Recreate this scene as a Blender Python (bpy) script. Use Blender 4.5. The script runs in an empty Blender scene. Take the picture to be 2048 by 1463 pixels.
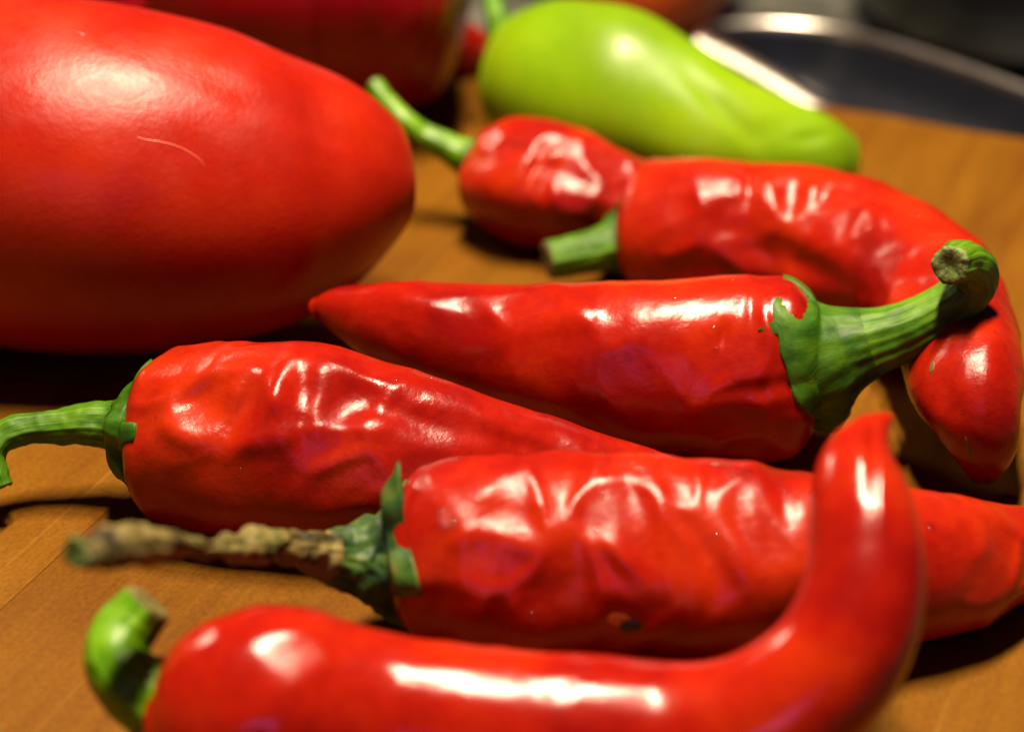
import bpy, bmesh, math, random
import numpy as np
from mathutils import Vector, Matrix, noise
from mathutils.bvhtree import BVHTree

# ------------------------------------------------------------------ camera, world, lamps, exposure
S = bpy.context.scene
COL = S.collection
PITCH = math.radians(28.0)
CAM_H = 0.206                     # metres above the board
LENS, SENSOR = 50.0, 24.0
F = 2048 * LENS / SENSOR          # focal length in photograph pixels
CX, CY = 1024.0, 731.5

cam_data = bpy.data.cameras.new('camera')
cam = bpy.data.objects.new('camera', cam_data)
COL.objects.link(cam)
cam.location = (0, 0, CAM_H)
cam.rotation_euler = (math.pi / 2 - PITCH, 0, 0)
cam_data.lens = LENS
cam_data.sensor_width = SENSOR
cam_data.sensor_fit = 'HORIZONTAL'
cam_data.clip_start = 0.01
cam_data.clip_end = 50
cam_data.dof.use_dof = True
cam_data.dof.focus_distance = 0.376
cam_data.dof.aperture_fstop = 5.8
S.camera = cam

w = bpy.data.worlds.new('World')
S.world = w
w.use_nodes = True
bg = w.node_tree.nodes['Background']
bg.inputs[0].default_value = (0.17, 0.20, 0.55, 1)
bg.inputs[1].default_value = 0.05


def area(name, loc, target, sx, sy, power, col):
    L = bpy.data.lights.new(name, 'AREA')
    L.shape = 'RECTANGLE'
    L.size, L.size_y = sx, sy
    L.energy = power
    L.color = col
    o = bpy.data.objects.new(name, L)
    COL.objects.link(o)
    o.location = loc
    o.rotation_euler = (Vector(target) - Vector(loc)).to_track_quat('-Z', 'Y').to_euler()
    return o


WARM = (1.0, 0.77, 0.54)
area('hood_lamp', (-0.020, 0.30, 0.80), (-0.01, 0.36, 0), 0.045, 0.14, 10.8, WARM)
area('hood_lamp', (0.050, 0.46, 0.80), (0.03, 0.40, 0), 0.045, 0.14, 10.8, WARM)
area('side_lamp', (-0.66, 1.03, 0.47), (0.05, 0.5, 0), 0.14, 0.14, 3.4, WARM)
# cool daylight from a small window behind and above the camera
area('window_light', (-0.10, -0.45, 0.36), (0, 0.38, 0), 0.15, 0.10, 0.29, (0.36, 0.30, 1.0))

S.view_settings.view_transform = 'Standard'
S.view_settings.look = 'None'
S.view_settings.exposure = 0.0
S.view_settings.gamma = 1.0
S.view_settings.use_curve_mapping = False
S.cycles.use_denoising = True
S.cycles.max_bounces = 8
S.cycles.caustics_reflective = False
S.cycles.caustics_refractive = False

noise.seed_set(11)

# ------------------------------------------------------------------ camera geometry
CAM = np.array((0, 0, CAM_H))
RIGHT = np.array((1.0, 0, 0))
UP = np.array((0, math.sin(PITCH), math.cos(PITCH)))
FWD = np.array((0, math.cos(PITCH), -math.sin(PITCH)))


def at_depth(px, py, d):
    return CAM + d * (RIGHT * (px - CX) / F + UP * (CY - py) / F + FWD)


def rest_depth(px, py, rpx, lift=0.0):
    """depth at which a round body of that radius, seen there, lies on the board"""
    yv = (CY - py) / F
    return (CAM_H - lift) / (rpx / F + math.sin(PITCH) - yv * math.cos(PITCH))


def on_plane(px, py, z=0.0):
    yv = (CY - py) / F
    d = (CAM_H - z) / (math.sin(PITCH) - yv * math.cos(PITCH))
    return at_depth(px, py, d)


def project(V):
    Q = V - CAM
    d = Q @ FWD
    return np.stack((CX + F * (Q @ RIGHT) / d, CY - F * (Q @ UP) / d), 1), d


# ------------------------------------------------------------------ materials
def nodes_of(m):
    m.use_nodes = True
    nt = m.node_tree
    return nt, nt.nodes, nt.links, nt.nodes['Principled BSDF']


def ramp(N, stops):
    r = N.new('ShaderNodeValToRGB')
    e = r.color_ramp.elements
    while len(e) < len(stops):
        e.new(0.5)
    for i, (p, c) in enumerate(stops):
        e[i].position = p
        e[i].color = (*c, 1)
    return r


def skin(name, cols, rough=0.2, sss=0.05, micro=0.35, coat=0.0, scale=45.0, mscale=650):
    m = bpy.data.materials.new(name)
    nt, N, L, P = nodes_of(m)
    tc = N.new('ShaderNodeTexCoord')
    n1 = N.new('ShaderNodeTexNoise')
    n1.inputs['Scale'].default_value = scale
    n1.inputs['Detail'].default_value = 4
    L.new(tc.outputs['Object'], n1.inputs['Vector'])
    r = ramp(N, [(0.36, cols[0]), (0.5, cols[1]), (0.66, cols[2])])
    nf = N.new('ShaderNodeTexNoise')
    nf.inputs['Scale'].default_value = 420
    nf.inputs['Detail'].default_value = 6
    nf.inputs['Roughness'].default_value = 0.7
    L.new(tc.outputs['Object'], nf.inputs['Vector'])
    ad = N.new('ShaderNodeMath')
    ad.operation = 'MULTIPLY_ADD'
    ad.inputs[1].default_value = 0.26
    L.new(nf.outputs['Fac'], ad.inputs[0])
    sb = N.new('ShaderNodeMath')
    sb.operation = 'ADD'
    sb.inputs[1].default_value = -0.13
    L.new(n1.outputs['Fac'], sb.inputs[0])
    L.new(sb.outputs[0], ad.inputs[2])
    L.new(ad.outputs[0], r.inputs['Fac'])
    L.new(r.outputs['Color'], P.inputs['Base Color'])
    n2 = N.new('ShaderNodeTexNoise')
    n2.inputs['Scale'].default_value = mscale
    n2.inputs['Detail'].default_value = 5
    n2.inputs['Roughness'].default_value = 0.62
    L.new(tc.outputs['Object'], n2.inputs['Vector'])
    b = N.new('ShaderNodeBump')
    b.inputs['Strength'].default_value = micro
    b.inputs['Distance'].default_value = 0.00022
    L.new(n2.outputs['Fac'], b.inputs['Height'])
    L.new(b.outputs['Normal'], P.inputs['Normal'])
    n3 = N.new('ShaderNodeTexNoise')
    n3.inputs['Scale'].default_value = 110
    n3.inputs['Detail'].default_value = 5
    L.new(tc.outputs['Object'], n3.inputs['Vector'])
    mr = N.new('ShaderNodeMapRange')
    mr.inputs[1].default_value, mr.inputs[2].default_value = 0.3, 0.7
    mr.inputs[3].default_value, mr.inputs[4].default_value = rough * 0.75, rough * 1.35
    L.new(n3.outputs['Fac'], mr.inputs[0])
    L.new(mr.outputs[0], P.inputs['Roughness'])
    P.inputs['Subsurface Weight'].default_value = sss
    P.inputs['Subsurface Radius'].default_value = (1.0, 0.25, 0.1)
    P.inputs['Subsurface Scale'].default_value = 0.0025
    P.inputs['Specular IOR Level'].default_value = 0.27
    P.inputs['Coat Weight'].default_value = coat
    P.inputs['Coat Roughness'].default_value = 0.08
    return m


RED = [(0.20, 0.004, 0.002), (0.28, 0.008, 0.002), (0.36, 0.019, 0.002)]
M = {}
M['red_skin'] = skin('red_pepper_skin', RED, 0.22, micro=0.45)
M['red_wrinkled'] = skin('red_wrinkled_skin', RED, 0.25, micro=0.6)
M['red_front'] = skin('red_front_skin', RED, 0.18, micro=0.25)
M['bell_skin'] = skin('bell_pepper_skin', [(0.27, 0.008, 0.002), (0.31, 0.010, 0.002), (0.35, 0.016, 0.002)], 0.32, micro=0.45)
M['dark_bell'] = skin('dark_bell_skin', [(0.19, 0.002, 0.006), (0.22, 0.003, 0.006), (0.25, 0.004, 0.006)], 0.28)
M['green_skin'] = skin('green_pepper_skin', [(0.13, 0.25, 0.003), (0.16, 0.32, 0.003), (0.22, 0.37, 0.005)], 0.34, micro=0.15, scale=22)
M['orange_skin'] = skin('orange_pepper_skin', [(0.55, 0.06, 0.004), (0.66, 0.09, 0.005), (0.70, 0.12, 0.006)], 0.25)


def fibrous(name, cols, rough=0.4, bump=0.6, su=14.0, sv=60.0):
    m = bpy.data.materials.new(name)
    nt, N, L, P = nodes_of(m)
    uv = N.new('ShaderNodeUVMap')
    uv.uv_map = 'uv'
    mp = N.new('ShaderNodeMapping')
    mp.inputs['Scale'].default_value = (su, sv, 1)
    L.new(uv.outputs[0], mp.inputs[0])
    n1 = N.new('ShaderNodeTexNoise')
    n1.inputs['Scale'].default_value = 1.0
    n1.inputs['Detail'].default_value = 6
    n1.inputs['Roughness'].default_value = 0.6
    L.new(mp.outputs[0], n1.inputs['Vector'])
    tc = N.new('ShaderNodeTexCoord')
    n2 = N.new('ShaderNodeTexNoise')
    n2.inputs['Scale'].default_value = 160
    n2.inputs['Detail'].default_value = 4
    L.new(tc.outputs['Object'], n2.inputs['Vector'])
    mx = N.new('ShaderNodeMath')
    mx.operation = 'MULTIPLY_ADD'
    mx.inputs[1].default_value = 0.55
    L.new(n1.outputs['Fac'], mx.inputs[0])
    ml = N.new('ShaderNodeMath')
    ml.operation = 'MULTIPLY'
    ml.inputs[1].default_value = 0.45
    L.new(n2.outputs['Fac'], ml.inputs[0])
    L.new(ml.outputs[0], mx.inputs[2])
    k = len(cols)
    r = ramp(N, [(0.39 + 0.23 * i / (k - 1), c) for i, c in enumerate(cols)])
    L.new(mx.outputs[0], r.inputs['Fac'])
    L.new(r.outputs['Color'], P.inputs['Base Color'])
    b = N.new('ShaderNodeBump')
    b.inputs['Strength'].default_value = bump
    b.inputs['Distance'].default_value = 0.0006
    L.new(mx.outputs[0], b.inputs['Height'])
    L.new(b.outputs['Normal'], P.inputs['Normal'])
    P.inputs['Roughness'].default_value = rough
    P.inputs['Specular IOR Level'].default_value = 0.25
    P.inputs['Subsurface Weight'].default_value = 0.08
    P.inputs['Subsurface Radius'].default_value = (0.5, 1.0, 0.2)
    P.inputs['Subsurface Scale'].default_value = 0.0012
    return m


M['stem'] = fibrous('green_stem', [(0.0255, 0.0858, 0.0018), (0.0545, 0.1584, 0.0028), (0.1089, 0.2376, 0.0055)], 0.5)
M['calyx'] = fibrous('green_calyx', [(0.0114, 0.0517, 0.0022), (0.0285, 0.1035, 0.0029), (0.0626, 0.1552, 0.0043)], 0.5, 0.9, 10, 200)
M['fresh_stem'] = fibrous('light_green_stem', [(0.0508, 0.165, 0.0018), (0.0944, 0.2508, 0.0028), (0.1452, 0.3168, 0.0055)], 0.35, 0.4)
M['dry_stem'] = fibrous('dry_withered_stem', [(0.008, 0.014, 0.008), (0.03, 0.022, 0.008), (0.08, 0.065, 0.015), (0.20, 0.16, 0.05), (0.06, 0.08, 0.015), (0.03, 0.014, 0.006)], 0.6, 1.0, 4, 30)
M['dry_calyx'] = fibrous('dry_calyx', [(0.0056, 0.021, 0.0098), (0.021, 0.063, 0.014), (0.049, 0.112, 0.014), (0.154, 0.091, 0.035)], 0.5, 1.0, 5, 160)
M['cut'] = fibrous('pale_cut_stem', [(0.05, 0.08, 0.015), (0.12, 0.18, 0.04), (0.20, 0.26, 0.09)], 0.6, 0.8, 40, 40)
M['brown_cut'] = fibrous('browned_cut_stem', [(0.06, 0.06, 0.012), (0.13, 0.11, 0.03), (0.20, 0.15, 0.05)], 0.6, 0.8, 40, 40)


def plain(name, col, rough=0.5, metal=0.0, trans=0.0, ior=1.45, spec=0.5):
    m = bpy.data.materials.new(name)
    nt, N, L, P = nodes_of(m)
    tc = N.new('ShaderNodeTexCoord')
    n = N.new('ShaderNodeTexNoise')
    n.inputs['Scale'].default_value = 90
    n.inputs['Detail'].default_value = 4
    L.new(tc.outputs['Object'], n.inputs['Vector'])
    lo = tuple(c * 0.82 for c in col)
    hi = tuple(min(1, c * 1.12) for c in col)
    r = ramp(N, [(0.3, lo), (0.7, hi)])
    L.new(n.outputs['Fac'], r.inputs['Fac'])
    L.new(r.outputs['Color'], P.inputs['Base Color'])
    P.inputs['Roughness'].default_value = rough
    P.inputs['Metallic'].default_value = metal
    P.inputs['Transmission Weight'].default_value = trans
    P.inputs['IOR'].default_value = ior
    P.inputs['Specular IOR Level'].default_value = spec
    return m




def water_mat():
    m = bpy.data.materials.new('clear_water')
    nt, N, L, P = nodes_of(m)
    N.remove(P)
    out = [n for n in N if n.type == 'OUTPUT_MATERIAL'][0]
    tr = N.new('ShaderNodeBsdfTransparent')
    tr.inputs[0].default_value = (0.97, 0.97, 0.97, 1)
    gl = N.new('ShaderNodeBsdfGlossy')
    gl.inputs['Roughness'].default_value = 0.03
    lw = N.new('ShaderNodeLayerWeight')
    lw.inputs['Blend'].default_value = 0.5
    pw = N.new('ShaderNodeMath')
    pw.operation = 'POWER'
    pw.inputs[1].default_value = 3.0
    L.new(lw.outputs['Facing'], pw.inputs[0])
    fr = N.new('ShaderNodeMath')
    fr.operation = 'MULTIPLY_ADD'
    fr.inputs[1].default_value = 0.35
    fr.inputs[2].default_value = 0.08
    L.new(pw.outputs[0], fr.inputs[0])
    mx = N.new('ShaderNodeMixShader')
    L.new(fr.outputs[0], mx.inputs[0])
    L.new(tr.outputs[0], mx.inputs[1])
    L.new(gl.outputs[0], mx.inputs[2])
    L.new(mx.outputs[0], out.inputs[0])
    return m


M['water'] = water_mat()
M['scar'] = plain('healed_scar', (0.50, 0.06, 0.03), 0.30)
M['rot'] = plain('rotten_spot', (0.012, 0.010, 0.012), 0.35)
M['yellow_rim'] = plain('yellowed_skin', (0.62, 0.22, 0.02), 0.35)
M['pale_scar'] = plain('pale_corky_scar', (0.15, 0.07, 0.012), 0.5)
M['steel'] = plain('brushed_steel', (0.48, 0.46, 0.41), 0.30, 1.0)
M['steel_dark'] = plain('steel_dark_reflection', (0.010, 0.012, 0.018), 0.30)  # near-black colour paints in the dark surroundings reflected by the steel basin
M['black'] = plain('black_enamel', (0.008, 0.009, 0.012), 0.30)


def wood(name, tint):
    m = bpy.data.materials.new(name)
    nt, N, L, P = nodes_of(m)
    tc = N.new('ShaderNodeTexCoord')
    mp = N.new('ShaderNodeMapping')
    mp.inputs['Scale'].default_value = (9, 110, 60)
    L.new(tc.outputs['Object'], mp.inputs[0])
    n1 = N.new('ShaderNodeTexNoise')
    n1.inputs['Scale'].default_value = 1.0
    n1.inputs['Detail'].default_value = 7
    n1.inputs['Roughness'].default_value = 0.62
    n1.inputs['Distortion'].default_value = 0.4
    L.new(mp.outputs[0], n1.inputs['Vector'])
    mp2 = N.new('ShaderNodeMapping')
    mp2.inputs['Scale'].default_value = (70, 2200, 900)
    L.new(tc.outputs['Object'], mp2.inputs[0])
    n2 = N.new('ShaderNodeTexNoise')
    n2.inputs['Scale'].default_value = 1.0
    n2.inputs['Detail'].default_value = 3
    L.new(mp2.outputs[0], n2.inputs['Vector'])
    n3 = N.new('ShaderNodeTexNoise')
    n3.inputs['Scale'].default_value = 28
    n3.inputs['Detail'].default_value = 5
    L.new(tc.outputs['Object'], n3.inputs['Vector'])
    c = [(0.130, 0.050, 0.0026), (0.165, 0.070, 0.0034), (0.188, 0.083, 0.0042)]
    c = [tuple(a * b for a, b in zip(x, tint)) for x in c]
    r = ramp(N, [(0.30, c[0]), (0.5, c[1]), (0.72, c[2])])
    L.new(n1.outputs['Fac'], r.inputs['Fac'])
    dk = ramp(N, [(0.36, (0.68, 0.60, 0.52)), (0.60, (1, 1, 1))])
    L.new(n2.outputs['Fac'], dk.inputs['Fac'])
    mul = N.new('ShaderNodeMix')
    mul.data_type = 'RGBA'
    mul.blend_type = 'MULTIPLY'
    mul.inputs['Factor'].default_value = 0.28
    L.new(r.outputs['Color'], mul.inputs['A'])
    L.new(dk.outputs['Color'], mul.inputs['B'])
    st = ramp(N, [(0.35, (0.74, 0.66, 0.58)), (0.58, (1, 1, 1))])
    L.new(n3.outputs['Fac'], st.inputs['Fac'])
    mul2 = N.new('ShaderNodeMix')
    mul2.data_type = 'RGBA'
    mul2.blend_type = 'MULTIPLY'
    mul2.inputs['Factor'].default_value = 0.6
    L.new(mul.outputs['Result'], mul2.inputs['A'])
    L.new(st.outputs['Color'], mul2.inputs['B'])
    mp4 = N.new('ShaderNodeMapping')
    mp4.inputs['Scale'].default_value = (5, 420, 1)
    mp4.inputs['Rotation'].default_value = (0, 0, 0.12)
    L.new(tc.outputs['Object'], mp4.inputs[0])
    n4 = N.new('ShaderNodeTexNoise')
    n4.inputs['Scale'].default_value = 1.0
    n4.inputs['Detail'].default_value = 2
    L.new(mp4.outputs[0], n4.inputs['Vector'])
    sc4 = ramp(N, [(0.66, (0, 0, 0)), (0.70, (1, 1, 1))])
    L.new(n4.outputs['Fac'], sc4.inputs['Fac'])
    n5 = N.new('ShaderNodeTexNoise')
    n5.inputs['Scale'].default_value = 900
    n5.inputs['Detail'].default_value = 4
    n5.inputs['Roughness'].default_value = 0.75
    L.new(tc.outputs['Object'], n5.inputs['Vector'])
    sp5 = ramp(N, [(0.35, (0.62, 0.55, 0.5)), (0.6, (1.08, 1.08, 1.08))])
    L.new(n5.outputs['Fac'], sp5.inputs['Fac'])
    mul5 = N.new('ShaderNodeMix')
    mul5.data_type = 'RGBA'
    mul5.blend_type = 'MULTIPLY'
    mul5.inputs['Factor'].default_value = 0.6
    L.new(mul2.outputs['Result'], mul5.inputs['A'])
    L.new(sp5.outputs['Color'], mul5.inputs['B'])
    mix4 = N.new('ShaderNodeMix')
    mix4.data_type = 'RGBA'
    f4 = N.new('ShaderNodeMath')
    f4.operation = 'MULTIPLY'
    f4.inputs[1].default_value = 0.3
    L.new(sc4.outputs['Color'], f4.inputs[0])
    L.new(f4.outputs[0], mix4.inputs['Factor'])
    L.new(mul5.outputs['Result'], mix4.inputs['A'])
    mix4.inputs['B'].default_value = (0.25, 0.13, 0.02, 1)
    L.new(mix4.outputs['Result'], P.inputs['Base Color'])
    b = N.new('ShaderNodeBump')
    b.inputs['Strength'].default_value = 0.35
    b.inputs['Distance'].default_value = 0.0002
    L.new(n2.outputs['Fac'], b.inputs['Height'])
    L.new(b.outputs['Normal'], P.inputs['Normal'])
    P.inputs['Roughness'].default_value = 0.6
    P.inputs['Specular IOR Level'].default_value = 0.10
    return m


M['wood'] = [wood('board_wood', t) for t in ((1, 1, 1), (0.94, 0.92, 0.9), (1.05, 1.04, 1.0))]


def counter_mat():
    m = bpy.data.materials.new('grey_stone_counter')
    nt, N, L, P = nodes_of(m)
    tc = N.new('ShaderNodeTexCoord')
    n = N.new('ShaderNodeTexNoise')
    n.inputs['Scale'].default_value = 60
    n.inputs['Detail'].default_value = 8
    L.new(tc.outputs['Object'], n.inputs['Vector'])
    r = ramp(N, [(0.35, (0.05, 0.055, 0.045)), (0.55, (0.10, 0.105, 0.085)), (0.7, (0.16, 0.16, 0.13))])
    L.new(n.outputs['Fac'], r.inputs['Fac'])
    L.new(r.outputs['Color'], P.inputs['Base Color'])
    P.inputs['Roughness'].default_value = 0.4
    return m


M['counter'] = counter_mat()


# ------------------------------------------------------------------ helpers
def link(name, mesh, mat, parent=None):
    o = bpy.data.objects.new(name, mesh)
    COL.objects.link(o)
    mesh.materials.append(mat)
    if parent is not None:
        o.parent = parent
        o.matrix_parent_inverse = Matrix.Translation(-Vector(parent.location))
    return o


def thing(name, label, cat, loc, group=None):
    o = bpy.data.objects.new(name, None)
    COL.objects.link(o)
    o.location = tuple(float(c) for c in loc)
    o.empty_display_size = 0.01
    o['label'] = label
    o['category'] = cat
    if group:
        o['group'] = group
    return o


def mesh_from(name, V, Fc, uv=None, smooth=True):
    me = bpy.data.meshes.new(name)
    me.from_pydata([tuple(v) for v in V], [], Fc)
    if smooth:
        me.polygons.foreach_set('use_smooth', [True] * len(me.polygons))
    if uv is not None:
        l = me.uv_layers.new(name='uv')
        idx = np.empty(len(me.loops), dtype=np.int32)
        me.loops.foreach_get('vertex_index', idx)
        l.data.foreach_set('uv', uv[idx].astype(np.float32).ravel())
    me.validate()
    me.update()
    return me


def smooth_path(P, R, n):
    """centripetal-like Catmull-Rom through stations, resampled by arc length"""
    P = np.asarray(P, float)
    R = np.asarray(R, float)
    Q = np.column_stack((P, R))
    Q = np.vstack((2 * Q[0] - Q[1], Q, 2 * Q[-1] - Q[-2]))
    t = np.concatenate(([0], np.cumsum(np.linalg.norm(np.diff(Q[:, :3], axis=0), axis=1) ** 0.5 + 1e-9)))
    out = []
    for i in range(1, len(Q) - 2):
        t0, t1, t2, t3 = t[i - 1:i + 3]
        for u in np.linspace(t1, t2, 40, endpoint=False):
            A1 = (t1 - u) / (t1 - t0) * Q[i - 1] + (u - t0) / (t1 - t0) * Q[i]
            A2 = (t2 - u) / (t2 - t1) * Q[i] + (u - t1) / (t2 - t1) * Q[i + 1]
            A3 = (t3 - u) / (t3 - t2) * Q[i + 1] + (u - t2) / (t3 - t2) * Q[i + 2]
            B1 = (t2 - u) / (t2 - t0) * A1 + (u - t0) / (t2 - t0) * A2
            B2 = (t3 - u) / (t3 - t1) * A2 + (u - t1) / (t3 - t1) * A3
            out.append((t2 - u) / (t2 - t1) * B1 + (u - t1) / (t2 - t1) * B2)
    out.append(Q[-2])
    out = np.array(out)
    s = np.concatenate(([0], np.cumsum(np.linalg.norm(np.diff(out[:, :3], axis=0), axis=1))))
    si = np.linspace(0, s[-1], n)
    res = np.column_stack([np.interp(si, s, out[:, k]) for k in range(4)])
    return res[:, :3], res[:, 3]


def frames(C):
    T = np.gradient(C, axis=0)
    T /= np.linalg.norm(T, axis=1)[:, None]
    u = np.array((0, 0, 1.0))
    A = np.zeros_like(C)
    a = u - T[0] * (u @ T[0])
    if np.linalg.norm(a) < 0.2:
        a = np.array((0, 1.0, 0)) - T[0] * T[0][1]
    a /= np.linalg.norm(a)
    for i in range(len(C)):
        a = a - T[i] * (a @ T[i])
        a /= np.linalg.norm(a)
        A[i] = a
    return T, A, np.cross(T, A)


def stations(spec):
    """(px, py, rpx[, lift metres | ('d', depth)]) -> world points and radii"""
    P, R = [], []
    for st in spec:
        px, py, r = st[:3]
        ex = st[3] if len(st) > 3 else 0.0
        d = ex[1] if isinstance(ex, tuple) else rest_depth(px, py, r, ex)
        P.append(at_depth(px, py, d))
        R.append(r * d / F)
    return np.array(P), np.array(R)


def cap_profile(C, R, k0, k1, dimple, n=26, tail_pow=1.0):
    """adds rounded ends (k = end length / radius), the first with a dimple"""
    t0 = C[0] - C[1]
    t0 /= np.linalg.norm(t0)
    t1 = C[-1] - C[-2]
    t1 /= np.linalg.norm(t1)
    head, hr = [], []
    for q in np.linspace(1, 0, n, endpoint=False):
        a = q * math.pi / 2
        rr = max(math.cos(a), 0.004)
        rr = rr ** 0.75
        off = k0 * math.sin(a) - dimple * max(0, (0.55 - rr) / 0.55) ** 1.5
        head.append(C[0] + t0 * R[0] * off)
        hr.append(R[0] * rr)
    tail, tr = [], []
    for q in np.linspace(0, 1, n + 1)[1:]:
        a = q * math.pi / 2
        tail.append(C[-1] + t1 * R[-1] * k1 * math.sin(a))
        tr.append(R[-1] * max(math.cos(a), 0.004) ** tail_pow)
    C2 = np.vstack((head, C, tail))
    R2 = np.concatenate((hr, R, tr))
    return C2, R2, n


def tube_mesh(C, R, A, B, nseg, mod=None):
    n = len(C)
    th = np.linspace(0, 2 * math.pi, nseg, endpoint=False)
    D = np.cos(th)[None, :, None] * A[:, None, :] + np.sin(th)[None, :, None] * B[:, None, :]
    RR = R[:, None] * np.ones((1, nseg))
    V = C[:, None, :] + D * RR[:, :, None]
    return V, D, th


def grid_faces(n, m, closed_ends=True):
    f = []
    for i in range(n - 1):
        for j in range(m):
            k = (j + 1) % m
            f.append((i * m + j, i * m + k, (i + 1) * m + k, (i + 1) * m + j))
    if closed_ends:
        f.append(tuple(reversed(range(m))))
        f.append(tuple((n - 1) * m + j for j in range(m)))
    return f


def uv_grid(C, n, m):
    s = np.concatenate(([0], np.cumsum(np.linalg.norm(np.diff(C, axis=0), axis=1))))
    U = np.empty((n, m, 2))
    th = np.abs(np.linspace(-1, 1, m, endpoint=False))   # mirrored so it has no seam
    U[:, :, 0] = th[None, :]
    U[:, :, 1] = s[:, None]
    return U.reshape(-1, 2)


def smoothstep(a, b, x):
    t = np.clip((x - a) / (b - a), 0, 1)
    return t * t * (3 - 2 * t)


def body(parent, name, spec, mat, nr=240, ns=150, k0=0.5, k1=0.7, dimple=0.25, lobes=(0, 0, 0),
         wr=(0, 60, 0, 90), seed=0, dents=(), cr=None, soft=10, tail_pow=1.0, blend=0):
    """a pepper body: swept flesh with lobes, wrinkles and modelled dents"""
    P, R = stations(spec)
    C, Rr = smooth_path(P, R, nr)
    if soft:
        for _ in range(soft):
            C[1:-1] = 0.5 * C[1:-1] + 0.25 * (C[:-2] + C[2:])
            Rr[1:-1] = 0.5 * Rr[1:-1] + 0.25 * (Rr[:-2] + Rr[2:])
    T0, A0, B0 = frames(C)
    C, Rr, nc = cap_profile(C, Rr, k0, k1, dimple, tail_pow=tail_pow)
    if blend:
        # rounds the join between body and tail end
        k = len(C) - nc
        for _ in range(blend):
            lo, hi = k - 40, len(C) - 3
            Rr[lo:hi] = 0.5 * Rr[lo:hi] + 0.25 * (Rr[lo - 1:hi - 1] + Rr[lo + 1:hi + 1])
            C[lo:hi] = 0.5 * C[lo:hi] + 0.25 * (C[lo - 1:hi - 1] + C[lo + 1:hi + 1])
    A = np.vstack((np.repeat(A0[:1], nc, 0), A0, np.repeat(A0[-1:], nc, 0)))
    B = np.vstack((np.repeat(B0[:1], nc, 0), B0, np.repeat(B0[-1:], nc, 0)))
    n = len(C)
    V, D, th = tube_mesh(C, Rr, A, B, ns)
    rmax = Rr.max()
    fade = np.clip(Rr / rmax, 0, 1)
    nl, amp, ph = lobes
    if nl:
        V += D * (np.cos(nl * th + ph)[None, :] * amp * Rr[:, None] * (0.35 + 0.65 * (np.arange(n) < n * 0.35))[:, None]
                  if False else (np.cos(nl * th + ph)[None, :] * amp * Rr[:, None]))[:, :, None]
    a1, f1, a2, f2 = wr
    Vf = V.reshape(-1, 3)
    Df = D.reshape(-1, 3)
    if a1 or a2:
        off = Vector((seed * 3.7, seed * 1.3, seed * 2.1))
        disp = np.zeros(len(Vf))
        for i, p in enumerate(Vf):
            v = Vector(p)
            q = 0.0
            if a1:
                q += a1 * noise.noise(v * f1 + off)
            if a2:
                x = 1 - abs(noise.noise(v * f2 + off * 2 + 0.6 * noise.noise_vector(v * f2 * 0.6)))
                q += a2 * (x * x * x - 0.5)
            disp[i] = q
        disp *= np.repeat(fade ** 0.7, ns)
        Vf = Vf + Df * disp[:, None]
    if cr:
        # crumpled skin: shallow bowls with ridges between them, stronger in some places
        ca_, fx, fy, cb_ = cr
        off = Vector((seed * 1.9, seed * 4.3, seed * 0.7))
        disp = np.zeros(len(Vf))
        for i, p in enumerate(Vf):
            v = Vector((p[0] * fx, p[1] * fy, p[2] * fy))
            wv = v + 0.55 * noise.noise_vector(v * 0.8 + off)
            dd = noise.voronoi(wv + off)[0]
            e = dd[1] - dd[0]
            bowl = -math.exp(-(dd[0] / 0.42) ** 2) + 0.9 * math.exp(-(e / 0.22) ** 2)
            mask = min(1.0, max(0.0, 0.55 + 1.5 * noise.noise(v * 0.33 - off)))
            q = ca_ * mask * bowl
            q += cb_ * noise.noise(wv * 2.6 + off)
            disp[i] = q
        disp *= np.repeat(fade ** 0.7, ns)
        disp = disp.reshape(n, ns)
        for _ in range(3):
            disp = 0.5 * disp + 0.25 * (np.roll(disp, 1, 1) + np.roll(disp, -1, 1))
            disp[1:-1] = 0.5 * disp[1:-1] + 0.25 * (disp[:-2] + disp[2:])
        Vf = Vf + Df * disp.ravel()[:, None]
    if dents:
        uvp, dep = project(Vf)
        toc = CAM - Vf
        toc /= np.linalg.norm(toc, axis=1)[:, None]
        face = smoothstep(-0.25, 0.25, (Df * toc).sum(1))
        disp = np.zeros(len(Vf))
        for (x, y, a, b, ang, h) in dents:
            ca, sa = math.cos(math.radians(ang)), math.sin(math.radians(ang))
            dx, dy = uvp[:, 0] - x, uvp[:, 1] - y
            e1, e2 = (dx * ca + dy * sa) / a, (-dx * sa + dy * ca) / b
            disp += h * np.exp(-(e1 * e1 + e2 * e2) ** 1.2) * dep / F
        Vf = Vf + Df * (disp * face)[:, None]
    # flesh never sinks into the board
    low = Vf[:, 2] < 0.0002
    Vf[low, 2] = 0.0002
    Fc = grid_faces(n, ns)
    me = mesh_from(name, Vf, Fc, uv_grid(C, n, ns))
    o = link(name, me, mat, parent)
    bvh = BVHTree.FromPolygons([Vector(v) for v in Vf], Fc)
    return o, bvh, C[0], C, Rr


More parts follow.
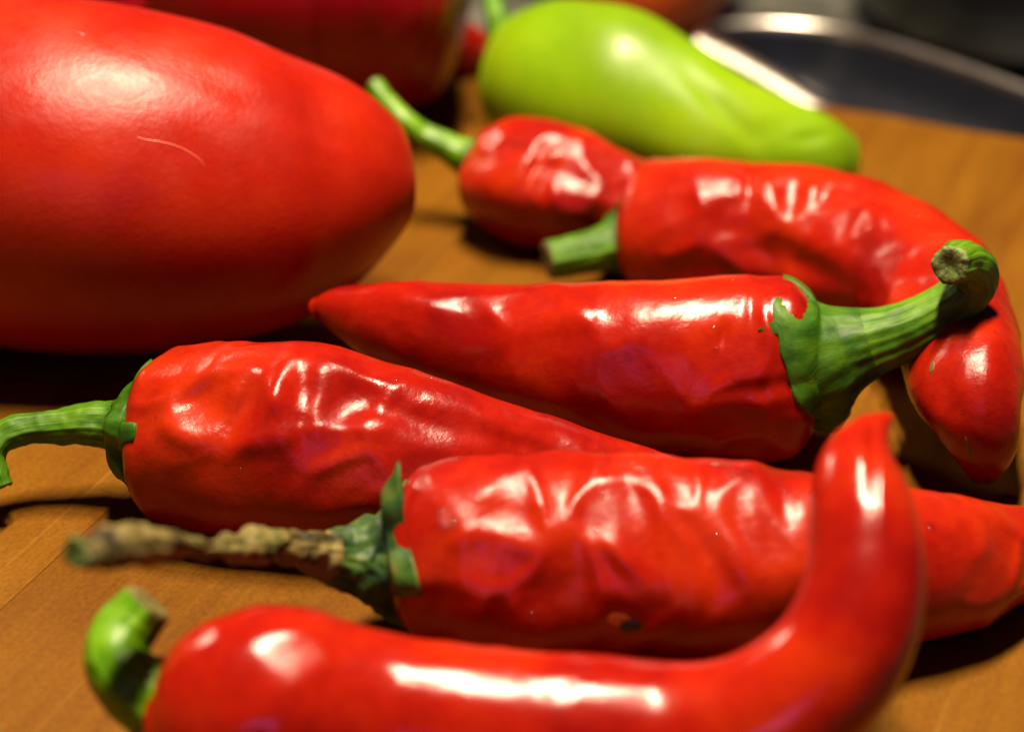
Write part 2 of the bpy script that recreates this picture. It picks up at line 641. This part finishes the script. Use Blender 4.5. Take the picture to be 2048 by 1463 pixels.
def stem(parent, spec, depth0, mats, calyx_rings=0.25, nlobe=5, lobe=0.16, wrap=0.35, lump=0.0, seed=1, nr=110, ns=72,
         cut=True, cut_tilt=0.0, phase=0.3, curl=0.0, grip=None):
    """calyx, stem and cut end swept along one path; spec rows are px, py, rpx, depth offset"""
    P, R = [], []
    for px, py, r, dd in spec:
        d = depth0 + dd
        P.append(at_depth(px, py, d))
        R.append(r * d / F)
    C, Rr = smooth_path(P, R, nr)
    T, A, B = frames(C)
    V, D, th = tube_mesh(C, Rr, A, B, ns)
    n = nr
    kc = int(n * calyx_rings)
    x = np.arange(n)
    w = np.clip(1 - x / max(1, kc), 0, 1)
    rng = random.Random(seed)
    lob = np.cos(nlobe * th + phase)
    amp = np.array([1 + 0.35 * math.sin(1.7 * t + seed) for t in th])
    lob = np.sign(lob) * np.abs(lob) ** 0.8 * amp
    rad = lobe * lob[None, :] * (w[:, None] ** 3) * Rr[0]
    V += D * rad[:, :, None]
    back = -wrap * (0.5 + 0.5 * lob)[None, :] * (w[:, None] ** 5) * Rr[0]
    V += T[0][None, None, :] * back[:, :, None]
    # ribs and lumps
    Vf = V.reshape(-1, 3)
    Df = D.reshape(-1, 3)
    off = Vector((seed * 5.1, seed * 2.2, seed))
    q = np.array([noise.noise(Vector(p) * 170 + off) * 0.00035 + noise.noise(Vector(p) * 420 + off) * 0.00016 +
                  lump * (0.9 * noise.noise(Vector(p) * 300 + off * 2) + 1.3 * noise.noise(Vector(p) * 130 - off) + 0.5 * noise.noise(Vector(p) * 700)) for p in Vf])
    rib = ((0.028 * np.cos(5 * th + 0.8) + 0.012 * np.cos(11 * th + 2.0) + 0.012 * np.cos(19 * th))[None, :] * Rr[:, None] * (1 - 0.6 * w[:, None])).ravel()
    Vf = Vf + Df * (q + rib)[:, None]
    Vf[:, 2] = np.maximum(Vf[:, 2], 0.0003)
    V = Vf.reshape(n, ns, 3)
    U = uv_grid(C, n, ns).reshape(n, ns, 2)
    # calyx: outer rings plus a thin turned-in edge
    inner = V[0] + (C[0] - V[0]) * 0.10 + T[0] * Rr[0] * 0.03
    inner2 = V[0] + (C[0] - V[0]) * 0.55 - T[0] * Rr[0] * 0.05
    if grip:
        # the cap lies on the shoulder of the fruit instead of cutting into it
        gb, gc = grip
        for i in range(kc):
            for j in range(ns):
                p = Vector(V[i, j])
                loc, nor, fi, dist = gb.find_nearest(p)
                if loc is None:
                    continue
                near = gc[np.argmin(((gc - np.array(loc)) ** 2).sum(1))]
                if nor.dot(loc - Vector(near)) < 0:
                    nor = -nor
                h = (p - loc).dot(nor)
                lift = 0.0004 + 0.0006 * min(1.0, i / 8)
                if h < lift or i == 0:
                    V[i, j] = np.array(loc + nor * lift)
                if i == 0:
                    inner[j] = np.array(loc - nor * 0.0004)
                    inner2[j] = np.array(loc - nor * 0.0016)
    VC = np.concatenate((inner2[None], inner[None], V[:kc + 1]))
    UC = np.concatenate((U[:1], U[:1], U[:kc + 1]))
    link('calyx', mesh_from('calyx', VC.reshape(-1, 3), grid_faces(len(VC), ns, False), UC.reshape(-1, 2)), mats[0], parent)
    VS = V[kc:].copy()
    stem_o = link('stem', mesh_from('stem', VS.reshape(-1, 3), grid_faces(len(VS), ns, False), U[kc:].reshape(-1, 2)), mats[1], parent)
    if cut:
        ring = V[-1]
        c = ring.mean(0)
        rows = [ring]
        for f, o in ((0.93, 0.10), (0.80, 0.16), (0.55, 0.10), (0.28, 0.02), (0.08, -0.02)):
            rr = c + (ring - c) * f + T[-1] * Rr[-1] * o
            rr = rr + np.array([T[-1] * noise.noise(Vector(p) * 900 + off) * 0.0004 for p in rr])
            rows.append(rr)
        VE = np.array(rows)
        UE = np.zeros((len(rows), ns, 2))
        UE[:, :, 0] = (VE - c) @ A[-1] * 30
        UE[:, :, 1] = (VE - c) @ B[-1] * 30
        f = grid_faces(len(rows), ns, False) + [tuple((len(rows) - 1) * ns + j for j in range(ns))]
        link('cut_end', mesh_from('cut_end', VE.reshape(-1, 3), f, UE.reshape(-1, 2)), mats[2], stem_o)
    return stem_o


def hit(bvh, px, py):
    d = Vector(at_depth(px, py, 1.0) - CAM).normalized()
    loc, nor, i, dist = bvh.ray_cast(Vector(CAM), d)
    if loc is None:
        return None, None, None
    if nor.dot(d) > 0:
        nor = -nor
    return loc, nor, (loc - Vector(CAM)).dot(Vector(FWD))


def droplets(parent, bvh, lst, seed=0):
    rng = random.Random(seed)
    for px, py, rpx in lst:
        loc, nor, d = hit(bvh, px, py)
        if loc is None:
            continue
        r = 1.25 * rpx * d / F
        bm = bmesh.new()
        bmesh.ops.create_uvsphere(bm, u_segments=14, v_segments=8, radius=1)
        el = rng.uniform(0.85, 1.3)
        ph = rng.uniform(0, 6)
        bmesh.ops.delete(bm, geom=[v for v in bm.verts if v.co.z < -0.45], context='VERTS')
        for v in bm.verts:
            k = 1 + 0.12 * math.sin(2 * math.atan2(v.co.y, v.co.x) + ph)
            v.co.x *= r * k * el
            v.co.y *= r * k
            v.co.z *= r * (0.62 if v.co.z > 0 else 0.25)
        q = nor.to_track_quat('Z', 'Y').to_matrix().to_4x4()
        bmesh.ops.transform(bm, matrix=Matrix.Translation(loc) @ q, verts=bm.verts)
        me = bpy.data.meshes.new('water_droplet')
        bm.to_mesh(me)
        bm.free()
        me.polygons.foreach_set('use_smooth', [True] * len(me.polygons))
        link('water_droplet', me, M['water'], parent)


def patch(parent, bvh, name, mat, px, py, a, b, ang=0.0, lift=0.0002, dome=0.0, seed=0, parent_part=None):
    """a mark in the skin, laid on the body's surface"""
    ca, sa = math.cos(math.radians(ang)), math.sin(math.radians(ang))
    V, rows, m = [], 5, 28
    for i in range(rows + 1):
        for j in range(m):
            t = 2 * math.pi * j / m
            rr = i / rows * (1 + 0.22 * noise.noise(Vector((math.cos(t) * 1.5, math.sin(t) * 1.5, seed))))
            dx, dy = a * rr * math.cos(t), b * rr * math.sin(t)
            loc, nor, d = hit(bvh, px + dx * ca - dy * sa, py + dx * sa + dy * ca)
            if loc is None:
                return None
            V.append(loc + nor * ((lift + dome * (1 - (i / rows) ** 2)) if i < rows else -0.0002))
    return link(name, mesh_from(name, V, [f for f in grid_faces(rows + 1, m, False)]), mat, parent)


def ridge(parent, bvh, name, mat, pts, rpx, lift=0.0):
    """a raised line of scar tissue on the skin"""
    P, R, = [], []
    n = len(pts)
    for i, (x, y) in enumerate(pts):
        loc, nor, d = hit(bvh, x, y)
        if loc is None:
            return
        P.append(np.array(loc + nor * lift))
        R.append(rpx * (0.35 + 0.65 * math.sin(math.pi * (i + 0.6) / (n + 0.2))) * d / F)
    C, Rr = smooth_path(P, R, 50)
    T, A, B = frames(C)
    V, D, th = tube_mesh(C, Rr, A, B, 10)
    link(name, mesh_from(name, V.reshape(-1, 3), grid_faces(50, 10)), mat, parent)


# ------------------------------------------------------------------ the setting: counter, board
me = bpy.data.meshes.new('countertop')
bm = bmesh.new()
bmesh.ops.create_grid(bm, x_segments=1, y_segments=1, size=1)
for v in bm.verts:
    v.co = (v.co.x * 1.3, 0.75 + v.co.y * 0.85, -0.026)
bm.to_mesh(me)
bm.free()
ct = link('countertop', me, M['counter'])
ct['kind'] = 'structure'

board = thing('cutting_board', 'orange brown wooden cutting board with rounded corner under the peppers', 'cutting board', (0, 0.3, -0.026))
BROT = math.radians(-22)                                   # far edge falls away to the left
corner = on_plane(2000, 262)[:2]
ex = np.array((math.cos(BROT), math.sin(BROT)))            # along the far edge, to the right
ey = np.array((-math.sin(BROT), math.cos(BROT)))           # along the grain, away
jn = on_plane(62, 1162)[:2]                                # the visible glue joint
corner = corner + ex * 0.085
u_joint = (jn - corner) @ ex
WID = 0.085
first = u_joint
while first + WID < 0.0:
    first += WID
edges = [0.0]
x = first
while x > -0.62:
    if edges[-1] - x > 0.06:
        edges.append(x)
    x -= WID
edges.append(edges[-1] - WID)
LENB = 0.75
for i in range(len(edges) - 1):
    u1, u0 = edges[i] - 0.00005, edges[i + 1] + 0.00005
    bm = bmesh.new()
    pts = []
    rc = 0.055
    if i == 0:
        for k in range(13):
            a = math.pi / 2 * k / 12
            pts.append((u1 - rc + rc * math.sin(a), -rc + rc * math.cos(a)))
        pts += [(u1, -LENB), (u0, -LENB), (u0, 0)]
    else:
        pts = [(u1, 0), (u1, -LENB), (u0, -LENB), (u0, 0)]
    vs = [bm.verts.new((p[0], p[1], 0)) for p in pts]
    f = bm.faces.new(vs)
    if f.normal.z < 0:
        f.normal_flip()
    bm.normal_update()
    r = bmesh.ops.extrude_face_region(bm, geom=[f])
    for v in r['geom']:
        if isinstance(v, bmesh.types.BMVert):
            v.co.z -= 0.0255
    bmesh.ops.recalc_face_normals(bm, faces=bm.faces)
    top = [e for e in bm.edges if all(abs(v.co.z) < 1e-6 for v in e.verts)]
    far = [e for e in top if not (abs(e.verts[0].co.x - e.verts[1].co.x) < 1e-6 and not (i == 0 and abs(e.verts[0].co.x - u1) < 1e-6))]
    bmesh.ops.bevel(bm, geom=[e for e in top if e not in far], offset=0.00008, segments=1, affect='EDGES')
    far = [e for e in bm.edges if all(abs(v.co.z) < 1e-6 for v in e.verts) and all(abs(v.co.y) < rc + 1e-4 for v in e.verts)
           and abs(e.verts[0].co.x - e.verts[1].co.x) > 1e-4]
    bmesh.ops.bevel(bm, geom=far, offset=0.003, segments=4, affect='EDGES')
    me = bpy.data.meshes.new('plank')
    # grain runs along local x of the plank
    rot = Matrix.Rotation(math.radians(-90), 4, 'Z')
    bmesh.ops.transform(bm, matrix=rot, verts=bm.verts)
    bm.to_mesh(me)
    bm.free()
    o = bpy.data.objects.new('plank', me)
    COL.objects.link(o)
    me.materials.append(M['wood'][i % 3])
    o.parent = board
    o.matrix_parent_inverse = Matrix.Translation(-Vector(board.location))
    o.matrix_basis = Matrix.Translation((corner[0], corner[1], 0)) @ Matrix.Rotation(BROT, 4, 'Z') @ Matrix.Rotation(math.radians(90), 4, 'Z')

# ------------------------------------------------------------------ large bell pepper, left
G = 'red peppers on the cutting board'
sp = [(-260, 300, 330), (-120, 318, 350), (60, 345, 358), (220, 360, 352), (370, 372, 332, ('d', 0.435)), (500, 378, 300, ('d', 0.437)), (590, 371, 264, ('d', 0.440)), (650, 363, 236, ('d', 0.441)), (702, 356, 202, ('d', 0.442)), (748, 351, 172, ('d', 0.443)), (780, 348, 140, ('d', 0.4435)), (800, 346, 106, ('d', 0.444))]
t = thing('bell_pepper', 'large smooth bright red bell pepper at the left with a thin curved scar', 'bell pepper', on_plane(250, 560), None)
bo, bv, *_ = body(t, 'body', sp, M['bell_skin'], 260, 200, 0.5, 0.26, 0.2, (4, 0.006, 0.5), (0.0012, 22, 0, 90), 3,
                  [(600, 235, 260, 30, 22, -5)], soft=160, blend=60)
ridge(t, bv, 'scar', M['scar'], [(266, 271), (290, 279), (318, 284), (350, 292), (380, 306), (402, 322), (412, 336)], 3.4, -0.00018)
ridge(t, bv, 'scar', M['scar'], [(148, 65), (158, 68), (170, 71)], 3.0, 0.0)

# ------------------------------------------------------------------ dark bell pepper behind it
sp = [(330, -60, 215, ('d', 0.545)), (420, -66, 268), (560, -66, 292), (720, -58, 292), (820, -50, 276, ('d', 0.545)), (880, -42, 244, ('d', 0.545))]
t = thing('bell_pepper', 'dark wine red bell pepper behind the large red one, cut off by the top edge', 'bell pepper', on_plane(620, 150), None)
body(t, 'body', sp, M['dark_bell'], 160, 130, 0.4, 0.28, 0.2, (4, 0.04, 0.2), (0.001, 20, 0, 90), 5, [(760, 40, 26, 200, 8, -12)])

# red body added apart from the dark bell, for its lobe catching light
sp = [(800, 60, 70), (860, 80, 66), (905, 92, 58), (940, 98, 45), (958, 100, 28)]
t = thing('chili_pepper', 'blurred red tip added for the lit lobe of the dark bell pepper, next to the green pepper', 'pepper', on_plane(900, 160), None)
body(t, 'body', sp, M['red_skin'], 80, 70, 0.5, 0.6, 0.1, (0, 0, 0), (0.0006, 40, 0, 90), 7)

# ------------------------------------------------------------------ green pepper
sp = [(1078, 160, 142), (1130, 166, 160), (1220, 184, 166), (1320, 224, 150), (1410, 262, 130), (1500, 286, 112), (1575, 302, 98), (1635, 316, 84), (1668, 326, 68)]
t = thing('green_pepper', 'pale yellow green pepper lying behind the red peppers', 'green pepper', on_plane(1300, 330), None)
_, bv, c0, *_ = body(t, 'body', sp, M['green_skin'], 200, 130, 0.45, 0.6, 0.15, (3, 0.03, 0.4), (0.0015, 40, 0, 90), 9,
                     [(1440, 215, 90, 22, 45, -9), (1545, 262, 26, 60, 80, -3), (1625, 275, 14, 40, 80, -5)])
stem(t, [(1030, 120, 62, 0.0), (1016, 96, 50, 0.0), (1003, 68, 30, 0.0), (994, 36, 22, 0.0), (986, 0, 20, 0.002), (972, -50, 20, 0.004)],
     rest_depth(1062, 160, 138), (M['calyx'], M['fresh_stem'], M['cut']), 0.25)

# ------------------------------------------------------------------ small wrinkled red pepper with long stem
sp = [(1006, 360, 108), (1056, 367, 124), (1112, 377, 122), (1170, 392, 116), (1238, 410, 102), (1312, 422, 94), (1450, 425, 82), (1570, 440, 70), (1680, 452, 45), (1740, 462, 18)]
t = thing('chili_pepper', 'small wrinkled red pepper with long thin green stem, in front of the green pepper', 'pepper', on_plane(1060, 490), G)
_, bv, *_ = body(t, 'body', sp, M['red_wrinkled'], 220, 130, 0.30, 0.7, 0.15, (4, 0.05, 0.6), (0.0008, 75, 0.0004, 60), 11,
                 [(1068, 338, 12, 52, 25, -7), (1094, 352, 10, 46, 32, -7), (1150, 362, 44, 30, 20, -9), (1200, 400, 90, 16, 22, 5), (1108, 382, 14, 34, -8, 5), (1030, 300, 40, 14, -30, -4)], cr=(0.0006, 100, 120, 0.00015))
stem(t, [(988, 352, 88, 0.001), (972, 338, 74, 0.0), (950, 322, 50, 0.0), (912, 303, 32, 0.0), (860, 277, 25, 0.0), (812, 244, 22, 0.0), (775, 206, 20, 0.002), (750, 170, 19, 0.004)],
     rest_depth(1006, 360, 108), (M['calyx'], M['fresh_stem'], M['cut']), 0.24, 5, 0.12, 0.2)

# ------------------------------------------------------------------ curved pepper at the right
sp = [(1300, 452, 128), (1380, 458, 136), (1480, 462, 140), (1600, 474, 142), (1720, 500, 140, 0.001), (1824, 546, 130, 0.003), (1896, 618, 122, 0.006), (1922, 700, 118, 0.009),
      (1938, 776, 112, 0.010), (1957, 842, 90, 0.009), (1969, 896, 62, 0.005), (1966, 936, 34, 0.001)]
t = thing('chili_pepper', 'wrinkled red pepper at the right, its tail curling forward, stub of a green stem', 'pepper', on_plane(1600, 600), G)
_, bv5, *_ = body(t, 'body', sp, M['red_wrinkled'], 320, 170, 0.42, 0.7, 0.2, (3, 0.04, 1.1), (0.0010, 70, 0.0005, 55), 13,
                  [(1545, 505, 130, 34, 24, -15), (1790, 600, 60, 60, 0, 12), (1852, 585, 30, 80, -8, -14), (1500, 372, 16, 55, 5, -8), (1580, 395, 30, 30, 0, -7), (1690, 400, 70, 14, 20, 5),
                   (1755, 450, 30, 36, 0, 8), (1700, 470, 26, 50, 15, -8), (1650, 385, 24, 20, 0, -5), (1410, 400, 36, 50, 10, 5), (1660, 590, 130, 24, 20, 6), (1980, 740, 30, 90, 6, 6), (1900, 800, 24, 60, -20, -6)], cr=(0.0009, 75, 95, 0.00024), soft=140)
stem(t, [(1262, 482, 86, 0.0), (1244, 487, 74, 0.0), (1222, 492, 52, -0.001), (1190, 500, 44, -0.002), (1140, 511, 40, -0.003), (1098, 519, 39, -0.004)],
     rest_depth(1300, 452, 128), (M['calyx'], M['stem'], M['brown_cut']), 0.3, 5, 0.14, 0.2)
patch(t, bv5, 'pale_scar', M['pale_scar'], 1864, 734, 6, 15, 15, 0.00005, 0.0001, 2)
patch(t, bv5, 'pale_scar', M['pale_scar'], 1936, 900, 5, 30, -12, 0.00005, 0.0001, 3)
droplets(t, bv5, [(1952, 752, 5), (1944, 728, 4), (1990, 665, 5), (2002, 660, 4), (1955, 770, 4), (2035, 740, 5), (1830, 432, 5), (1905, 500, 5), (2028, 820, 5), (2010, 690, 4)], 3)

# ------------------------------------------------------------------ middle pepper with the thick green stem at right
sp = [(636, 616, 22, ('d', 0.413)), (660, 616, 38, ('d', 0.412)), (710, 626, 60, ('d', 0.411)), (800, 648, 88, ('d', 0.409)), (900, 671, 108, ('d', 0.408)), (1000, 692, 127, ('d', 0.407)), (1120, 712, 149, ('d', 0.405)), (1250, 726, 166, ('d', 0.403)), (1380, 732, 178, ('d', 0.402)), (1480, 732, 184, ('d', 0.4015)), (1560, 732, 182, ('d', 0.4015))][::-1]
t = thing('chili_pepper', 'glossy red pepper in the middle with thick hooked green stem at its right end', 'pepper', on_plane(1250, 860), G)
_, bv4, _c0, ax4, _r = body(t, 'body', sp, M['red_skin'], 300, 190, 0.42, 0.9, 0.2, (3, 0.035, 0.9), (0.0007, 55, 0.00015, 60), 17,
                  [(1508, 630, 18, 80, 6, -5), (1570, 600, 40, 60, 0, 5), (1440, 690, 46, 70, 8, -8), (1446, 668, 12, 26, 14, -5), (1540, 775, 130, 18, -10, -6),
                   (1150, 640, 46, 40, 0, 5), (850, 610, 60, 20, 14, 5), (1330, 800, 200, 40, 6, 4), (1000, 640, 60, 60, 10, -4)], cr=(0.0006, 70, 85, 0.00016))
droplets(t, bv4, [(1465, 560, 3.5), (1254, 708, 4), (1256, 722, 4), (1286, 655, 4), (1335, 625, 4), (1350, 598, 3.5), (1562, 588, 4), (1585, 578, 5), (1612, 572, 5), (1572, 600, 4), (1428, 655, 4), (1432, 700, 5), (1090, 800, 4), (1366, 605, 3), (1600, 596, 3)], 4)
stem(t, [(1626, 724, 138, -0.0035), (1642, 718, 128, -0.0045), (1668, 708, 110, -0.006), (1700, 697, 87, -0.007), (1745, 684, 71, -0.008), (1800, 666, 60, -0.009), (1860, 638, 54, -0.010), (1915, 602, 51, -0.011),
         (1948, 566, 47, -0.013), (1946, 536, 45, -0.016), (1922, 522, 44, -0.020), (1902, 530, 40, -0.024)],
     rest_depth(1560, 732, 182), (M['calyx'], M['stem'], M['cut']), 0.24, 6, 0.10, 0.04, 0.0001, 2, 150, 96, True, 0, 1.9, grip=(bv4, ax4))

# ------------------------------------------------------------------ wrinkled pepper, left, long stem
sp = [(358, 872, 172), (430, 876, 184), (520, 882, 188), (620, 888, 190), (740, 900, 184), (850, 922, 166), (960, 938, 144), (1080, 952, 122), (1200, 968, 100), (1320, 985, 76), (1440, 1000, 40)]
t = thing('chili_pepper', 'deeply wrinkled red pepper at left with long green stem reaching the left edge', 'pepper', on_plane(600, 1040), G)
_, bv2, _c0, ax2, _r = body(t, 'body', sp, M['red_wrinkled'], 330, 200, 0.40, 0.8, 0.15, (3, 0.03, 0.2), (0.0010, 75, 0.0003, 60), 21,
                  [(400, 802, 62, 46, -16, -20), (492, 815, 24, 84, 30, -11), (540, 800, 24, 80, 26, 7), (602, 795, 28, 84, 8, -13), (362, 868, 44, 24, 30, 10), (470, 780, 20, 34, 20, 6),
                   (566, 872, 34, 30, 10, 6), (497, 880, 34, 26, 0, 5), (698, 805, 70, 54, 16, -20), (735, 850, 36, 26, 20, 9), (690, 738, 90, 20, 6, 5),
                   (820, 832, 90, 28, 28, -12), (790, 765, 40, 20, 20, 4), (940, 856, 90, 26, 22, -9), (600, 700, 40, 24, 0, 6), (1010, 850, 70, 18, 25, 5), (1080, 900, 60, 16, 20, -5)], cr=(0.0009, 62, 88, 0.00022))
droplets(t, bv2, [(311, 835, 3.5), (316, 879, 3.5), (794, 760, 4), (862, 757, 3.5), (480, 940, 3), (420, 905, 3)], 5)
stem(t, [(292, 862, 116, 0.001), (276, 858, 102, 0.001), (256, 853, 76, 0.002), (228, 848, 54, 0.003), (180, 846, 42, 0.003), (110, 852, 35, 0.003), (45, 860, 32, 0.002), (2, 878, 30, 0.001), (-16, 912, 28, 0.0),
         (-8, 950, 27, -0.001), (0, 972, 26, -0.001)], rest_depth(358, 872, 172), (M['calyx'], M['stem'], M['cut']), 0.2, 6, 0.20, 0.14, 0.0003, 6, 150, 80, grip=(bv2, ax2))

# ------------------------------------------------------------------ long pepper with the withered stem
sp = [(880, 1112, 176), (940, 1110, 192), (1040, 1110, 197), (1180, 1110, 197), (1310, 1115, 196), (1450, 1122, 196), (1600, 1132, 182), (1740, 1134, 165), (1860, 1130, 146), (1960, 1116, 118), (2060, 1098, 82), (2150, 1085, 45)]
t = thing('chili_pepper', 'long wet red pepper with a dry withered stem and a small black rot spot', 'pepper', on_plane(1300, 1250), G)
_, bv3, *_ = body(t, 'body', sp, M['red_wrinkled'], 330, 200, 0.36, 0.8, 0.18, (3, 0.03, 0.7), (0.0009, 60, 0.0003, 50), 25,
                  [(1285, 1060, 40, 190, -12, -8), (1420, 1070, 95, 150, 6, -16), (1470, 1110, 26, 80, -24, 6), (1420, 1120, 30, 60, -14, -7), (1170, 1080, 60, 150, -10, -11), (1335, 1130, 20, 130, -8, 5),
                   (1060, 1040, 60, 90, 8, -6), (1000, 990, 120, 24, 10, 4), (1560, 1000, 36, 120, 4, -10), (1030, 1170, 90, 50, 0, -6), (880, 1150, 34, 110, 8, -8), (900, 1040, 34, 44, 0, 6),
                   (1240, 1190, 60, 30, 10, 5), (960, 1090, 30, 90, 20, -5)], cr=(0.0007, 95, 62, 0.00020))
patch(t, bv3, 'yellowed_rim', M['yellow_rim'], 1240, 1240, 30, 14, 14, 0.00008, 0.0001, 3)
patch(t, bv3, 'rot_spot', M['rot'], 1260, 1250, 27, 13, 4, 0.0003, 0.0, 8)
droplets(t, bv3, [(1268, 926, 7), (1285, 941, 9), (1247, 926, 5), (1298, 946, 5), (1275, 938, 5), (1320, 930, 5), (1326, 946, 4), (1432, 930, 13), (1490, 942, 10), (1460, 950, 5), (1472, 952, 4), (1503, 942, 4),
                  (1560, 968, 6), (1572, 985, 8), (880, 1026, 9), (888, 1052, 10), (908, 1050, 9), (905, 1035, 6), (1065, 1230, 8), (1190, 1062, 5), (1862, 1056, 9), (1600, 990, 5), (1205, 990, 4), (1430, 1070, 4)], 6)
stem(t, [(826, 1112, 148, -0.003), (806, 1116, 136, -0.003), (770, 1122, 104, -0.003), (715, 1120, 76, -0.005), (650, 1114, 50, -0.009), (580, 1100, 38, -0.015), (490, 1090, 33, -0.025), (390, 1094, 28, -0.036),
         (290, 1086, 34, -0.047), (210, 1094, 42, -0.055), (155, 1106, 40, -0.060)],
     rest_depth(880, 1112, 176), (M['dry_calyx'], M['dry_stem'], M['cut']), 0.2, 5, 0.30, 0.1, 0.0010, 8, 170, 80, True, 0, 0.0)

# ------------------------------------------------------------------ front pepper curling up
sp = [(405, 1468, 158), (475, 1442, 200), (555, 1424, 212), (650, 1432, 198), (760, 1446, 182), (900, 1460, 174), (1050, 1472, 170), (1200, 1482, 166), (1330, 1488, 160, ('d', 0.3095)), (1455, 1470, 152, ('d', 0.3070)), (1565, 1420, 144, ('d', 0.3050)),
      (1658, 1338, 136, ('d', 0.3045)), (1716, 1232, 128, ('d', 0.3050)), (1734, 1118, 116, ('d', 0.3070)), (1722, 1012, 102, ('d', 0.3105)), (1716, 935, 82, ('d', 0.3140)), (1728, 886, 56, ('d', 0.3160)), (1748, 856, 36, ('d', 0.3175)), (1764, 842, 22, ('d', 0.3185)), (1776, 836, 12, ('d', 0.3190))]
t = thing('chili_pepper', 'shiny red pepper in the foreground, its tip curling up at the right', 'pepper', on_plane(800, 1463), G)
_, bv1, *_ = body(t, 'body', sp, M['red_front'], 340, 180, 0.5, 0.8, 0.2, (3, 0.02, 0.4), (0.0006, 40, 0, 60), 29,
                  [(1745, 900, 12, 60, 0, -7), (1765, 1010, 14, 80, 0, 4), (740, 1290, 60, 30, 10, -4)], soft=24, cr=(0.0005, 75, 85, 0.0001))
stem(t, [(385, 1420, 126, -0.001), (352, 1410, 110, -0.001), (308, 1394, 88, -0.001), (262, 1364, 74, -0.001), (232, 1322, 66, 0.000), (240, 1276, 64, 0.002), (268, 1238, 60, 0.003), (296, 1206, 52, 0.003)],
     rest_depth(455, 1432, 190), (M['calyx'], M['fresh_stem'], M['brown_cut']), 0.24, 5, 0.14, 0.2, 0.0, 4)


# ------------------------------------------------------------------ background: steel tray, orange pepper, black pot
tray_px = [(1374, 72), (1396, 50), (1450, 40), (1560, 38), (1700, 52), (1860, 96), (2048, 160), (2260, 250), (2400, 360), (2330, 450), (2100, 430), (1860, 350), (1680, 250), (1560, 176), (1460, 118), (1398, 88)]
Zr = -0.004
TP = np.array([on_plane(x, y, Zr)[:2] for x, y in tray_px])
n_ = len(TP)
loop = []
for i in range(n_):
    p0, p1, p2, p3 = (TP[(i + k - 1) % n_] for k in range(4))
    for q in np.linspace(0, 1, 10, endpoint=False):
        loop.append(0.5 * (2 * p1 + (p2 - p0) * q + (2 * p0 - 5 * p1 + 4 * p2 - p3) * q * q + (3 * p1 - p0 - 3 * p2 + p3) * q ** 3))
loop = np.array(loop)
for _ in range(6):
    loop = 0.5 * loop + 0.25 * (np.roll(loop, 1, 0) + np.roll(loop, -1, 0))
tan_ = np.roll(loop, -1, 0) - np.roll(loop, 1, 0)
tan_ /= np.linalg.norm(tan_, axis=1)[:, None]
nrm_ = np.column_stack((tan_[:, 1], -tan_[:, 0]))
ctr = loop.mean(0)
if ((ctr - loop) * nrm_).sum() < 0:
    nrm_ = -nrm_
t = thing('oval_tray', 'dark oval metal tray with bright steel rim behind the board', 'tray', (ctr[0], ctr[1], -0.0255))


def inset(k, z):
    return [(p[0], p[1], z) for p in loop + nrm_ * k]


def lofted(name, rings, mat, parent, cap=False):
    m = len(rings[0])
    V = [p for r in rings for p in r]
    f = grid_faces(len(rings), m, False)
    if cap:
        f.append(tuple((len(rings) - 1) * m + j for j in range(m)))
    return link(name, mesh_from(name, V, f), mat, parent)


lofted('rim', [inset(0.0066, Zr - 0.003), inset(0.0062, Zr - 0.0005), inset(0.0056, Zr + 0.0010), inset(0.0046, Zr + 0.0013), inset(0.0034, Zr + 0.0007), inset(0.0018, Zr - 0.0010), inset(0, Zr - 0.0036),
               inset(0.002, Zr - 0.008), inset(0.008, -0.0250)], M['steel'], t)
lofted('basin', [inset(0.0067, Zr - 0.002), inset(0.008, Zr - 0.010), inset(0.011, -0.0225), inset(0.014, -0.0235)], M['steel_dark'], t, True)



def lathe(name, prof, c, mat, parent, m=64, nl=0, amp=0.0, cap=True):
    V = []
    for r, z in prof:
        for j in range(m):
            q = 2 * math.pi * j / m
            k = 1 + amp * math.cos(nl * q)
            V.append((c[0] + r * k * math.cos(q), c[1] + r * k * math.sin(q), c[2] + z))
    return link(name, mesh_from(name, V, grid_faces(len(prof), m, cap)), mat, parent)


c = on_plane(1278, 40, -0.0255)
c = (c[0], c[1], -0.0255)
t = thing('bell_pepper', 'blurred orange bell pepper standing behind the green pepper at the top edge', 'bell pepper', c)
prof = [(0.004, 0.003), (0.014, 0.0), (0.024, 0.003), (0.0285, 0.012), (0.031, 0.030), (0.033, 0.05), (0.031, 0.064), (0.024, 0.072), (0.012, 0.070), (0.003, 0.066)]
pc, pr = smooth_path([(0, r, z) for r, z in prof], [0] * len(prof), 48)
lathe('body', [(p[1], p[2]) for p in pc], c, M['orange_skin'], t, 72, 4, 0.04)
lathe('stem', [(0.010, 0.067), (0.007, 0.070), (0.004, 0.075), (0.0035, 0.086), (0.004, 0.093)], c, M['fresh_stem'], t, 24)

c = on_plane(2030, 118, -0.0255)
c = (c[0] + 0.015, c[1] + 0.03, -0.0255)
t = thing('pot', 'black cooking pot at the top right corner, out of focus', 'pot', c)
prof = [(0.040, 0.0), (0.052, 0.002), (0.060, 0.010), (0.064, 0.03), (0.065, 0.09), (0.067, 0.092), (0.067, 0.094), (0.0635, 0.094), (0.0625, 0.03), (0.058, 0.012), (0.050, 0.005), (0.010, 0.004)]
lathe('pot_body', prof, c, M['black'], t, 96)
